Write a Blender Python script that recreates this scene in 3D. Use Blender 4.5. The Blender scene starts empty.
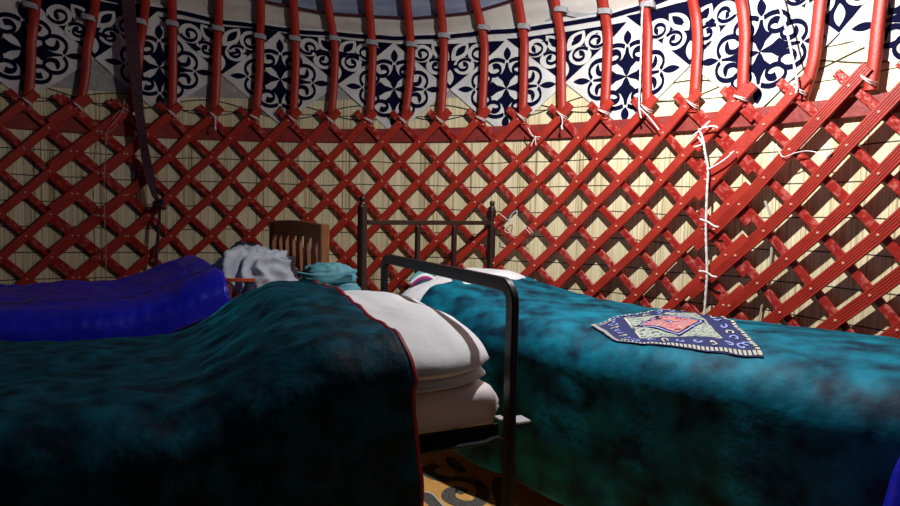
import bpy, bmesh, math, random
from mathutils import Vector, Matrix, noise
random.seed(7)
sc = bpy.context.scene
COL = sc.collection
PI = math.pi
sin, cos = math.sin, math.cos

# ------------------------------------------------------------------ camera
CAM = Vector((0.731, -1.037, 1.097)); PITCH = -0.064; ROLL = 0.020; FPX = 632.0
cd = bpy.data.cameras.new('camera'); cam = bpy.data.objects.new('camera', cd); COL.objects.link(cam)
cd.sensor_width = 36; cd.lens = FPX / 900 * 36; cd.clip_start = 0.05
fw = Vector((0, cos(PITCH), sin(PITCH))); rt = Vector((1, 0, 0)); up = rt.cross(fw)
rt2 = rt * cos(ROLL) + up * sin(ROLL); up2 = -rt * sin(ROLL) + up * cos(ROLL)
M = Matrix((rt2, up2, -fw)).transposed().to_4x4(); M.translation = CAM
cam.matrix_world = M; sc.camera = cam

# ------------------------------------------------------------------ world, light, exposure
w = bpy.data.worlds.new('world'); sc.world = w; w.use_nodes = True
w.node_tree.nodes['Background'].inputs[0].default_value = (0.55, 0.68, 1.0, 1)
w.node_tree.nodes['Background'].inputs[1].default_value = 0.008
LPOS = Vector((1.27, 1.00, 2.14))
ld = bpy.data.lights.new('bulb_light', 'POINT'); ld.energy = 36; ld.shadow_soft_size = 0.022; ld.color = (1.0, 0.98, 0.95)
lo = bpy.data.objects.new('bulb_light', ld); lo.location = LPOS; COL.objects.link(lo)
sd = bpy.data.lights.new('falloff_spot', 'SPOT'); sd.energy = 122; sd.shadow_soft_size = 0.022; sd.color = (1.0, 0.98, 0.95); sd.spot_size = math.radians(178); sd.spot_blend = 1.0  # spot added at the bulb's position to skew falloff and keep the left wall dim
so = bpy.data.objects.new('falloff_spot', sd); so.location = LPOS; so.rotation_euler = Vector((0.50, 0.38, -0.78)).to_track_quat('-Z', 'Y').to_euler(); COL.objects.link(so)
sc.view_settings.view_transform = 'Standard'; sc.view_settings.look = 'None'
sc.view_settings.exposure = 0.0; sc.view_settings.gamma = 1.0; sc.view_settings.use_curve_mapping = False

# ------------------------------------------------------------------ helpers
def ray(x, y): return fw * FPX + rt2 * (x - 450) + up2 * (253 - y)
def atz(x, y, z):
    d = ray(x, y); return CAM + d * ((z - CAM.z) / d.z)
def cyl(x, y, R):
    d = ray(x, y); a = d.x**2 + d.y**2; b = 2*(CAM.x*d.x + CAM.y*d.y); c = CAM.x**2 + CAM.y**2 - R*R
    t = (-b + math.sqrt(b*b - 4*a*c)) / 2 / a
    q = CAM + d * t; return math.atan2(q.x, q.y), q.z
def C3(r, phi, z): return Vector((r*sin(phi), r*cos(phi), z))
def lerp(a, b, t): return a + (b - a) * t
def sm(x, a, b):
    t = max(0, min(1, (x - a) / (b - a))); return t*t*(3 - 2*t)
def pw(x, xs, ys):
    if x <= xs[0]: return ys[0] + (x-xs[0])*(ys[1]-ys[0])/(xs[1]-xs[0])
    for k in range(1, len(xs)):
        if x <= xs[k] or k == len(xs)-1:
            return ys[k-1] + (x-xs[k-1])*(ys[k]-ys[k-1])/(xs[k]-xs[k-1])
def smooth_path(pts, n=8):
    P = [Vector(p) for p in pts]; out = []
    for i in range(len(P)-1):
        p0 = P[max(i-1, 0)]; p1 = P[i]; p2 = P[i+1]; p3 = P[min(i+2, len(P)-1)]
        for k in range(n):
            t = k/n
            out.append(0.5*((2*p1) + (p2-p0)*t + (2*p0-5*p1+4*p2-p3)*t*t + (3*p1-p0-3*p2+p3)*t**3))
    out.append(P[-1]); return out

def mat(name, color, rough=0.6, metal=0.0, sheen=0.0, noise_amt=0.0, nscale=20, color2=None, bump=0.0, bscale=60, stretch=(1, 1, 1), spec=0.5, sheen_rough=0.4, sheen_tint=None, coat=0.0, detail=4, ramp=(0.35, 0.65)):
    m = bpy.data.materials.new(name); m.use_nodes = True; nt = m.node_tree; b = nt.nodes['Principled BSDF']
    b.inputs['Base Color'].default_value = (*color, 1); b.inputs['Roughness'].default_value = rough
    b.inputs['Metallic'].default_value = metal; b.inputs['Specular IOR Level'].default_value = spec
    b.inputs['Coat Weight'].default_value = coat
    if sheen:
        b.inputs['Sheen Weight'].default_value = sheen; b.inputs['Sheen Roughness'].default_value = sheen_rough
        b.inputs['Sheen Tint'].default_value = (*(sheen_tint or color), 1)
    tc = nt.nodes.new('ShaderNodeTexCoord'); mp = nt.nodes.new('ShaderNodeMapping')
    mp.inputs['Scale'].default_value = stretch; nt.links.new(tc.outputs['Object'], mp.inputs['Vector'])
    if color2:
        n = nt.nodes.new('ShaderNodeTexNoise'); n.inputs['Scale'].default_value = nscale; n.inputs['Detail'].default_value = detail
        r = nt.nodes.new('ShaderNodeValToRGB'); r.color_ramp.elements[0].position = ramp[0]; r.color_ramp.elements[1].position = ramp[1]
        r.color_ramp.elements[0].color = (*color, 1); r.color_ramp.elements[1].color = (*color2, 1)
        nt.links.new(mp.outputs[0], n.inputs['Vector']); nt.links.new(n.outputs[0], r.inputs[0]); nt.links.new(r.outputs[0], b.inputs['Base Color'])
        if sheen and not sheen_tint: nt.links.new(r.outputs[0], b.inputs['Sheen Tint'])
    if bump:
        n = nt.nodes.new('ShaderNodeTexNoise'); n.inputs['Scale'].default_value = bscale; n.inputs['Detail'].default_value = 3
        bp = nt.nodes.new('ShaderNodeBump'); bp.inputs['Strength'].default_value = bump; bp.inputs['Distance'].default_value = 0.01
        nt.links.new(mp.outputs[0], n.inputs['Vector']); nt.links.new(n.outputs[0], bp.inputs['Height']); nt.links.new(bp.outputs[0], b.inputs['Normal'])
    return m

RED = mat('red_paint', (0.31, 0.016, 0.007), 0.48, color2=(0.38, 0.024, 0.011), nscale=14, bump=0.12, bscale=90)
RED2 = mat('red_paint_back', (0.29, 0.015, 0.010), 0.28, color2=(0.48, 0.11, 0.09), nscale=38, bump=0.35, bscale=70, ramp=(0.50, 0.68))
DRED = mat('dark_red_paint', (0.20, 0.014, 0.012), 0.55, color2=(0.27, 0.03, 0.022), nscale=18, bump=0.2)
RIVET = mat('rivet_head', (0.80, 0.42, 0.30), 0.35, metal=0.3)
WHITE = mat('white_cotton', (0.72, 0.73, 0.76), 0.85, bump=0.25, bscale=35, sheen=0.1)
SHEET = mat('sheet_cotton', (0.74, 0.66, 0.68), 0.6, bump=0.15, bscale=30)
FRZ = mat('frieze_white', (0.68, 0.67, 0.66), 0.9, bump=0.4, bscale=30, color2=(0.58, 0.57, 0.56), nscale=12)
NAVY = mat('navy_applique', (0.0015, 0.002, 0.020), 0.9, bump=0.2, spec=0.1)
BEIGE = mat('beige_cloth', (0.52, 0.47, 0.42), 0.9, color2=(0.60, 0.56, 0.52), nscale=5, bump=0.5, bscale=12)
QUILT = mat('blue_quilt', (0.20, 0.25, 0.40), 0.7, color2=(0.34, 0.37, 0.50), nscale=6, bump=0.6, bscale=10, stretch=(1, 1, 4))
SEAM = mat('seam_red', (0.05, 0.008, 0.02), 0.8)
TAPE = mat('grey_tape', (0.26, 0.25, 0.27), 0.85, color2=(0.36, 0.35, 0.37), nscale=60, bump=0.3)
FELT = mat('grey_felt', (0.30, 0.30, 0.30), 0.95, color2=(0.40, 0.39, 0.38), nscale=25, bump=0.4)
STRING = mat('white_string', (0.72, 0.68, 0.66), 0.8, bump=0.3, bscale=200)
PSTRING = mat('pink_string', (0.42, 0.22, 0.22), 0.8)
DCORD = mat('dark_cord', (0.03, 0.028, 0.02), 0.8)
MAROON = mat('maroon_weave', (0.030, 0.006, 0.014), 0.8, color2=(0.07, 0.022, 0.035), nscale=90, bump=0.4, bscale=150)
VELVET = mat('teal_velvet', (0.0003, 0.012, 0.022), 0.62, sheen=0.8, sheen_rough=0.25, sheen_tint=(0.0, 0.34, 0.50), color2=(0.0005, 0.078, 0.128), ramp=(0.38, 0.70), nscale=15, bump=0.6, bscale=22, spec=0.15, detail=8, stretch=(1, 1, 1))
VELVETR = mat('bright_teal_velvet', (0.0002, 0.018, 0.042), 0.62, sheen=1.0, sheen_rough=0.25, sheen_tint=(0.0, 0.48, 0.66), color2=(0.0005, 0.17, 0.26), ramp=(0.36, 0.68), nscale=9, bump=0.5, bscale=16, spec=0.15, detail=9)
PIPING = mat('crimson_piping', (0.30, 0.006, 0.022), 0.6)
BLUE = mat('royal_blue_satin', (0.006, 0.008, 0.42), 0.34, color2=(0.010, 0.014, 0.55), nscale=7, bump=0.5, bscale=18, sheen=0.1)
IRON = mat('dark_iron', (0.010, 0.010, 0.014), 0.45, metal=0.0, spec=0.35, bump=0.1)
IRONB = mat('brown_iron', (0.022, 0.010, 0.008), 0.40, bump=0.15)
STEEL = mat('bare_steel', (0.42, 0.45, 0.48), 0.5, metal=0.3)
WOOD = mat('brown_wood', (0.20, 0.070, 0.025), 0.5, color2=(0.30, 0.12, 0.045), nscale=20, stretch=(6, 6, 0.6), bump=0.2)
GREY = mat('pale_grey_nylon', (0.52, 0.57, 0.66), 0.6, bump=0.25, bscale=30)
ORANGE = mat('orange_trim', (0.75, 0.12, 0.03), 0.6)
NAVYC = mat('navy_cloth', (0.010, 0.012, 0.04), 0.7)
DUSK = mat('dark_red_cloth', (0.10, 0.02, 0.012), 0.8)
TEALJ = mat('light_teal_cloth', (0.07, 0.26, 0.33), 0.7, color2=(0.11, 0.33, 0.40), nscale=15, bump=0.3, bscale=30)
TICK = mat('shade_dark_ticking', (0.05, 0.045, 0.06), 0.9)  # base colour darkened to stand in for shade under the sleeping bag
MAG = mat('magenta_knit', (0.30, 0.015, 0.16), 0.9, bump=0.4, bscale=150)
CREAM = mat('cream_cloth', (0.44, 0.42, 0.34), 0.9)
PINK = mat('pink_embroidery', (0.36, 0.05, 0.055), 0.9, color2=(0.42, 0.26, 0.26), nscale=70, bump=0.2)
LAV = mat('lavender_thread', (0.24, 0.28, 0.58), 0.9)
EGREEN = mat('pale_green_embroidery', (0.30, 0.34, 0.28), 0.9, color2=(0.03, 0.04, 0.10), nscale=85, ramp=(0.52, 0.60))
RUGY = mat('ochre_felt', (0.62, 0.30, 0.06), 0.95, color2=(0.72, 0.42, 0.13), nscale=40, bump=0.5, bscale=80)
RUGD = mat('charcoal_felt', (0.055, 0.050, 0.045), 0.95, color2=(0.12, 0.11, 0.10), nscale=120, bump=0.5, bscale=80)
RUGW = mat('white_felt_cord', (0.6, 0.58, 0.54), 0.9)
EARTH = mat('packed_earth', (0.10, 0.07, 0.05), 0.95, color2=(0.15, 0.11, 0.08), nscale=8, bump=0.3)
RUBBER = mat('black_rubber', (0.012, 0.014, 0.016), 0.5)

def tag(o, label=None, cat=None, group=None, kind=None):
    if label: o['label'] = label
    if cat: o['category'] = cat
    if group: o['group'] = group
    if kind: o['kind'] = kind
    return o
def empty(name, loc, label, cat, group=None):
    o = bpy.data.objects.new(name, None); o.location = loc; o.empty_display_size = 0.1; COL.objects.link(o)
    tag(o, label, cat, group); return o

class MB:
    """collects geometry in world coordinates"""
    def __init__(s): s.v = []; s.f = []; s.m = []
    def add(s, vs, fs, mi=0):
        k = len(s.v); s.v += [Vector(a) for a in vs]
        for f in fs: s.f.append([i + k for i in f]); s.m.append(mi)
    def box(s, c, sx, sy, sz, ax=Vector((1, 0, 0)), ay=None, az=Vector((0, 0, 1)), mi=0, bev=0.0):
        ax = Vector(ax).normalized(); az = Vector(az).normalized(); ay = ay or az.cross(ax)
        c = Vector(c); e = bev
        if e <= 0:
            vs = [c + ax*(i*sx/2) + ay*(j*sy/2) + az*(k*sz/2) for k in (-1, 1) for j in (-1, 1) for i in (-1, 1)]
            s.add(vs, [(0, 2, 3, 1), (4, 5, 7, 6), (0, 1, 5, 4), (2, 6, 7, 3), (0, 4, 6, 2), (1, 3, 7, 5)], mi)
        else:
            def ring(z, ins):
                a, b = sx/2 - ins, sy/2 - ins; q = []
                for (i, j) in ((1, 1), (-1, 1), (-1, -1), (1, -1)):
                    p1 = (i*(a - e), j*b); p2 = (i*a, j*(b - e))
                    q += ([p2, p1] if i*j > 0 else [p1, p2])
                return [c + ax*x + ay*y + az*z for x, y in q]
            R = [ring(-sz/2, e*0.9), ring(-sz/2 + e, 0), ring(sz/2 - e, 0), ring(sz/2, e*0.9)]
            s.loft(R, mi)
    def loft(s, R, mi=0, cap=True, closed=False):
        n = len(R[0]); k = len(s.v)
        for r in R: s.v += [Vector(p) for p in r]
        m = len(R)
        for i in range(m if closed else m-1):
            for j in range(n):
                a = k + i*n + j; b = k + i*n + (j+1) % n; c = k + ((i+1) % m)*n + (j+1) % n; d = k + ((i+1) % m)*n + j
                s.f.append([a, b, c, d]); s.m.append(mi)
        if cap and not closed:
            s.f.append([k + j for j in range(n)][::-1]); s.m.append(mi)
            s.f.append([k + (m-1)*n + j for j in range(n)]); s.m.append(mi)
    def tube(s, pts, r, n=8, mi=0, closed=False):
        pts = [Vector(p) for p in pts]; R = []; m = len(pts); prev = None
        for i, p in enumerate(pts):
            if closed: t = pts[(i+1) % m] - pts[i-1]
            else: t = pts[min(i+1, m-1)] - pts[max(i-1, 0)]
            t.normalize()
            if prev is None:
                a = Vector((0, 0, 1)) if abs(t.z) < 0.9 else Vector((1, 0, 0)); nn = (a - t*a.dot(t)).normalized()
            else:
                nn = prev - t*prev.dot(t)
                nn = nn.normalized() if nn.length > 1e-6 else t.orthogonal().normalized()
            prev = nn; b = t.cross(nn); rr = r(i/(m-1)) if callable(r) else r
            R.append([p + (nn*cos(2*PI*k/n) + b*sin(2*PI*k/n))*rr for k in range(n)])
        s.loft(R, mi, closed=closed)
    def sweep(s, pts, nrm, prof, mi=0):
        """prof = [(side, out)] ; nrm = outward normal at each point"""
        m = len(pts); R = []
        for i, p in enumerate(pts):
            t = (pts[min(i+1, m-1)] - pts[max(i-1, 0)]).normalized(); nn = nrm[i]; nn = (nn - t*nn.dot(t)).normalized(); b = t.cross(nn)
            R.append([p + b*a + nn*o for a, o in prof])
        s.loft(R, mi)
    def lathe(s, c, prof, n=16, mi=0):
        c = Vector(c); s.loft([[c + Vector((r*cos(2*PI*k/n), r*sin(2*PI*k/n), z)) for k in range(n)] for r, z in prof], mi)
    def build(s, name, mats, parent=None, smooth=False, solid=0, offset=0, bevel=0, subsurf=0, sharp=0.7):
        mats = mats if isinstance(mats, (list, tuple)) else [mats]
        vs = s.v
        if parent is not None: org = Vector((0, 0, 0)); pl = root_loc(parent); vs = [v - pl for v in vs]
        else:
            lo_ = Vector((min(v.x for v in vs), min(v.y for v in vs), min(v.z for v in vs))); hi = Vector((max(v.x for v in vs), max(v.y for v in vs), 0))
            org = Vector(((lo_.x + hi.x)/2, (lo_.y + hi.y)/2, lo_.z)); vs = [v - org for v in vs]
        me = bpy.data.meshes.new(name); me.from_pydata([tuple(v) for v in vs], [], s.f)
        for m_ in mats: me.materials.append(m_)
        for p, mi in zip(me.polygons, s.m): p.material_index = mi; p.use_smooth = smooth
        me.update()
        bm = bmesh.new(); bm.from_mesh(me); bmesh.ops.recalc_face_normals(bm, faces=bm.faces)
        if smooth:
            for e in bm.edges:
                if len(e.link_faces) == 2 and e.calc_face_angle(0) > sharp: e.smooth = False
        bm.to_mesh(me); bm.free()
        o = bpy.data.objects.new(name, me); COL.objects.link(o)
        if parent is not None: o.parent = parent
        else: o.location = org
        if solid:
            md = o.modifiers.new('thickness', 'SOLIDIFY'); md.thickness = solid; md.offset = offset
        if subsurf:
            md = o.modifiers.new('smooth', 'SUBSURF'); md.levels = subsurf; md.render_levels = subsurf
        return o
def root_loc(o):
    l = Vector((0, 0, 0))
    while o is not None: l += o.location; o = o.parent
    return l
def rect(w_, t_, e=0.003):
    a, b = w_/2, t_/2
    return [(-a+e, -b), (a-e, -b), (a, -b+e), (a, b-e), (a-e, b), (-a+e, b), (-a, b-e), (-a, -b+e)]
def gridmesh(fn, nu, nv, mb=None, mi=0):
    mb = mb or MB(); k = len(mb.v)
    for i in range(nu+1):
        for j in range(nv+1): mb.v.append(Vector(fn(i/nu, j/nv)))
    for i in range(nu):
        for j in range(nv):
            a = k + i*(nv+1) + j; mb.f.append([a, a+1, a+nv+2, a+nv+1]); mb.m.append(mi)
    return mb
def nz(x, y=0, z=0): return noise.noise(Vector((x, y, z)))

# ------------------------------------------------------------------ the setting: floor, reed wall, roof
RM = 2.645            # radius of the reed matting
mb = MB(); n = 64
mb.add([Vector((0, 0, 0))] + [C3(RM + 0.06, 2*PI*k/n, 0) for k in range(n)], [(0, 1 + (k+1) % n, 1 + k) for k in range(n)])
tag(mb.build('floor', EARTH), kind='structure')

def reed_material():
    m = bpy.data.materials.new('reed_mat'); m.use_nodes = True; nt = m.node_tree; N = nt.nodes.new; Lk = nt.links.new
    b = nt.nodes['Principled BSDF']; b.inputs['Roughness'].default_value = 0.6
    tc = N('ShaderNodeTexCoord'); sx = N('ShaderNodeSeparateXYZ'); Lk(tc.outputs['Object'], sx.inputs[0])
    def mth(op, a, b_=None, c=None):
        q = N('ShaderNodeMath'); q.operation = op
        for i, v in enumerate((a, b_, c)):
            if v is None: continue
            if isinstance(v, (int, float)): q.inputs[i].default_value = v
            else: Lk(v, q.inputs[i])
        return q.outputs[0]
    ang = mth('ARCTAN2', sx.outputs[0], sx.outputs[1]); u = mth('MULTIPLY', ang, RM)
    def noise_(su, sz, det, off=0):
        cb = N('ShaderNodeCombineXYZ'); Lk(mth('MULTIPLY', u, su), cb.inputs[0]); Lk(mth('MULTIPLY', sx.outputs[2], sz), cb.inputs[1]); cb.inputs[2].default_value = off
        t = N('ShaderNodeTexNoise'); t.inputs['Scale'].default_value = 1; t.inputs['Detail'].default_value = det; Lk(cb.outputs[0], t.inputs['Vector']); return t.outputs[0]
    n1 = noise_(150, 1.2, 3); n2 = noise_(18, 1.0, 3, 5); n3 = noise_(70, 0.6, 2, 9)
    mix = mth('ADD', mth('MULTIPLY', n1, 0.55), mth('ADD', mth('MULTIPLY', n2, 0.25), mth('MULTIPLY', n3, 0.2)))
    r = N('ShaderNodeValToRGB'); e = r.color_ramp.elements
    e[0].position = 0.36; e[0].color = (0.16, 0.12, 0.05, 1); e[1].position = 0.43; e[1].color = (0.52, 0.44, 0.25, 1)
    x = e.new(0.52); x.color = (0.74, 0.66, 0.42, 1); x = e.new(0.66); x.color = (0.86, 0.80, 0.58, 1)
    Lk(mix, r.inputs[0])
    # binding cords: a dark twine every 13.4 cm
    wob = mth('MULTIPLY', mth('SUBTRACT', noise_(1.6, 1.5, 2, 20), 0.5), 0.05)
    zz = mth('ADD', sx.outputs[2], wob)
    fr = mth('FRACT', mth('DIVIDE', mth('SUBTRACT', zz, 0.035-0.134*0.5+0.134*4), 0.134))
    d = mth('ABSOLUTE', mth('SUBTRACT', fr, 0.5)); line = mth('LESS_THAN', d, 0.020)
    mx = N('ShaderNodeMix'); mx.data_type = 'RGBA'; Lk(line, mx.inputs[0]); Lk(r.outputs[0], mx.inputs[6]); mx.inputs[7].default_value = (0.03, 0.025, 0.015, 1)
    Lk(mx.outputs[2], b.inputs['Base Color'])
    bp = N('ShaderNodeBump'); bp.inputs['Strength'].default_value = 0.5; bp.inputs['Distance'].default_value = 0.004
    Lk(mix, bp.inputs['Height']); Lk(bp.outputs[0], b.inputs['Normal'])
    return m
def ring_wall(name, prof, mats, n=192, mi=None, solid=0.006, rf=None):
    mb = MB(); k = len(prof)
    for i in range(n+1):
        for r, z in prof: mb.v.append(C3(r + (rf(lerp(-1.45, 1.75, i/n), z) if rf else 0), lerp(-1.45, 1.75, i/n), z))
    for i in range(n):
        for j in range(k-1):
            a = i*k + j; b = (i+1)*k + j; mb.f.append([a, b, b+1, a+1]); mb.m.append(0)
    me = bpy.data.meshes.new(name); me.from_pydata([tuple(v) for v in mb.v], [], mb.f)
    for m_ in mats: me.materials.append(m_)
    for p in me.polygons: p.use_smooth = True
    o = bpy.data.objects.new(name, me); COL.objects.link(o); o['kind'] = 'structure'
    md = o.modifiers.new('thickness', 'SOLIDIFY'); md.thickness = solid; md.offset = 1
    return o
def slack(phi, z): return pw(max(-0.7, min(1.2, phi)), [-0.7, 0.15, 0.55, 1.2], [-0.013, -0.012, 0.0, 0.008])*(1 - sm(z, 1.48, 1.54))
ring_wall('wall_back', [(RM, 0.0), (RM, 0.6), (RM, 1.2), (RM, 1.48), (RM, 1.51), (RM, 1.54), (RM, 2.0)], [reed_material()], rf=slack)

# pole profile: radius as a function of height above the lattice
def rpole(z):
    if z < 1.98: return 2.606
    d = z - 1.98
    return 2.606 - 0.30*d - 0.75*d*d if d < 0.45 else 2.606 - 0.135 - 0.152 - 1.0*(d-0.45)
def rcloth(z): return max(rpole(z) + 0.045, 0.3) if z > 1.7 else 2.645
prof = []
z = 2.15
while z < 2.43: prof.append((rcloth(z) + 0.03, z)); z += 0.04
prof += [(2.20, 2.60), (1.8, 2.78)]
ring_wall('ceiling', prof, [QUILT], solid=0.02)
# grey felt lining behind the frieze
def felt_low(phi): return pw(phi, [-0.9, -0.45, -0.13, 0.2, 0.6, 0.95, 1.08, 1.3], [1.70, 1.705, 1.72, 1.73, 1.76, 1.78, 1.765, 1.765])
def felt(u, v):
    phi = lerp(-1.1, 1.45, u); z = lerp(felt_low(phi) + 0.008*nz(phi*9), 2.05, v); return C3(2.6385 + 0.001*nz(phi*20, z*8), phi, z)
tag(gridmesh(felt, 160, 4).build('trim_1', FELT, smooth=True), kind='structure')

# ------------------------------------------------------------------ cloth band over the frieze (pale beige lining)
def wr(phi, z): return 0.010*nz(phi*7, z*9, 3) + 0.006*nz(phi*19, z*25, 7)
def ztop(phi): return pw(phi, [-0.6, -0.34, -0.15, 0.15, 0.4, 0.62, 0.8, 1.1], [2.22, 2.17, 2.13, 2.085, 2.085, 2.095, 2.14, 2.2])
def seamz(phi): return pw(phi, [-0.3, -0.15, 0.0, 0.2, 0.33, 0.45, 0.7], [2.33, 2.235, 2.185, 2.155, 2.165, 2.21, 2.45])
root = empty('roof_lining', C3(2.6, 0.3, 2.05), 'creased pale beige lining cloth between the blue quilted roof and patterned frieze', 'cloth')
def lin(u, v):
    phi = lerp(-1.1, 1.45, u); z0 = ztop(phi) - 0.05; z1 = min(max(seamz(phi), z0 + 0.05), 2.44); z = lerp(z0, z1, v)
    fold = 0.010*math.sin(z*90 + 4*nz(phi*3, z*5)) * (0.5 + nz(phi*4, 3))
    return C3(rcloth(z) - 0.008 + 0.5*wr(phi*1.5, z*2) + 0.7*fold, phi, z)
gridmesh(lin, 260, 16).build('cloth_panel', BEIGE, root, smooth=True)
mb = MB(); pts = []
for k in range(60):
    phi = lerp(-0.3, 0.62, k/59); z = min(seamz(phi), 2.44); pts.append(C3(rcloth(z) - 0.024, phi, z))
mb.tube(pts, 0.008, 6); tag(mb.build('seam', SEAM, root), 'dark red seam along the upper edge')

# ------------------------------------------------------------------ patterned frieze
mph = [(-1, -0.83, 1.885), (0, -0.5776, 1.875), (1, -0.3407, 1.858), (2, -0.0971, 1.834), (3, 0.1509, 1.788), (4, 0.3974, 1.772), (5, 0.6429, 1.779), (6, 0.8769, 1.800), (7, 1.11, 1.825), (8, 1.35, 1.85)]
mk = [a[0] for a in mph]; mp_ = [a[1] for a in mph]; mz_ = [a[2] for a in mph]
HU, HV = 0.5, 0.255
def FS(m, v, off):     # m = motif coordinate (integers at diamond centres), v = metres above the diamond centre line
    phi = pw(m, mk, mp_); zc = pw(m, mk, mz_)
    z = zc + v
    sag = 0.012*math.sin(m*5.1 + v*7)
    r = 2.631 + 0.005*nz(m*4, v*10, 1) + 0.003*nz(m*11 + v*20, v*8, 5)
    if z > 1.98: r -= (2.606 - rpole(z))
    return C3(r - off, phi, z + 0.008*nz(m*3, v*4, 9))
def tri_fill(poly, fn, off, mb, res=0.028, mi=0):
    """fill a polygon given in frieze coordinates (m, v)"""
    bm = bmesh.new(); vs = [bm.verts.new((p[0], p[1], 0)) for p in poly]
    try: bm.faces.new(vs)
    except ValueError: bm.free(); return
    bmesh.ops.triangulate(bm, faces=bm.faces)
    xs = [p[0] for p in poly]; ys = [p[1] for p in poly]
    for ax, lo_, hi in ((0, min(xs), max(xs)), (1, min(ys), max(ys))):
        st = res*2 if ax == 0 else res
        c = math.ceil(lo_/st)*st + 1e-5
        while c < hi:
            no = Vector((1, 0, 0)) if ax == 0 else Vector((0, 1, 0))
            bmesh.ops.bisect_plane(bm, geom=bm.verts[:] + bm.edges[:] + bm.faces[:], plane_co=no*c, plane_no=no)
            c += st
    bm.verts.index_update(); bm.verts.ensure_lookup_table()
    mb.add([fn(v.co.x, v.co.y, off) for v in bm.verts], [[v.index for v in f.verts] for f in bm.faces], mi); bm.free()
def stroke(path, wd, fn, off, mb, mi=0):
    n = len(path)
    L = []
    for i, p in enumerate(path):
        a = path[max(i-1, 0)]; b = path[min(i+1, n-1)]; t = (b - a).normalized(); q = Vector((-t.y, t.x)); ww = wd(i/(n-1))/2 if callable(wd) else wd/2
        L.append((p + q*ww, p - q*ww))
    k = len(mb.v)
    for a, b in L: mb.v += [fn(a.x, a.y, off), fn(b.x, b.y, off)]
    for i in range(n-1): mb.f.append([k+2*i, k+2*i+1, k+2*i+3, k+2*i+2]); mb.m.append(mi)
def spiral(c, r0, a0, turns, dirn, n=26, r1=0.28):
    return [Vector((c[0] + r0*lerp(1, r1, (k/n)**0.8)*cos(a0 + dirn*turns*2*PI*k/n), c[1] + r0*lerp(1, r1, (k/n)**0.8)*sin(a0 + dirn*turns*2*PI*k/n))) for k in range(n+1)]
def leafpoly(c, ln, wd, ang, n=8):
    out = []
    for s in (1, -1):
        for k in range(n):
            t = k/n if s > 0 else 1 - k/n
            x = (t - 0.5)*ln; y = s*wd/2*sin(PI*t)**0.85
            out.append((c[0] + x*cos(ang) - y*sin(ang), c[1] + x*sin(ang) + y*cos(ang)))
    return out
frz = empty('patterned_frieze', C3(2.64, 0.15, 1.55), 'white felt frieze with navy ram horn scrolls and pointed lower edge', 'wall hanging')
mb = MB(); mlo, mhi = -0.9, 7.9
def frz_base(u, v):
    m = lerp(mlo, mhi, u); d = abs(m - round(m)); lo_ = -HV*(1 - 2*d)
    phi = pw(m, mk, mp_); zt = ztop(phi) - pw(m, mk, mz_)
    return FS(m, lerp(lo_, zt, v), 0)
gridmesh(frz_base, 352, 14).build('cloth_panel', FRZ, frz, smooth=True)
for ci in range(0, 8):                       # diamond motifs
    mb = MB()
    def T(p, a, ci=ci):                      # local diamond coords -> frieze coords, turned by a
        x = p[0]*cos(a) - p[1]*sin(a); y = p[0]*sin(a) + p[1]*cos(a); return (ci + x*HU, y*HV)
    for q in range(4):
        a = q*PI/2
        star = [(0, 0.0), (0.035, 0.06), (0.07, 0.16), (0.155, 0.25), (0.07, 0.33), (0.035, 0.42), (0.02, 0.53), (-0.02, 0.53), (-0.035, 0.42), (-0.07, 0.33), (-0.155, 0.25), (-0.07, 0.16), (-0.035, 0.06)]
        for half in (1, -1):
            tri_fill([T((abs(x)*half, y), a) for x, y in star[:8]] + [T((0, 0.53), a)], FS, 0.003, mb, res=0.05)
        tri_fill([T(p, a) for p in leafpoly((0, 0.715), 0.28, 0.125, PI/2)], FS, 0.003, mb, res=0.05)
        for s in (1, -1):
            sp = spiral((s*0.205, 0.40), 0.225, PI/2 + s*0.85, 1.25, -s, r1=0.24)
            stroke([Vector(T(p, a)) for p in sp], lambda t: 0.021 + 0.012*sm(t, 0.6, 1.0), FS, 0.0036, mb)
    mb.build('diamond_applique', NAVY, frz, smooth=True)
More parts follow.
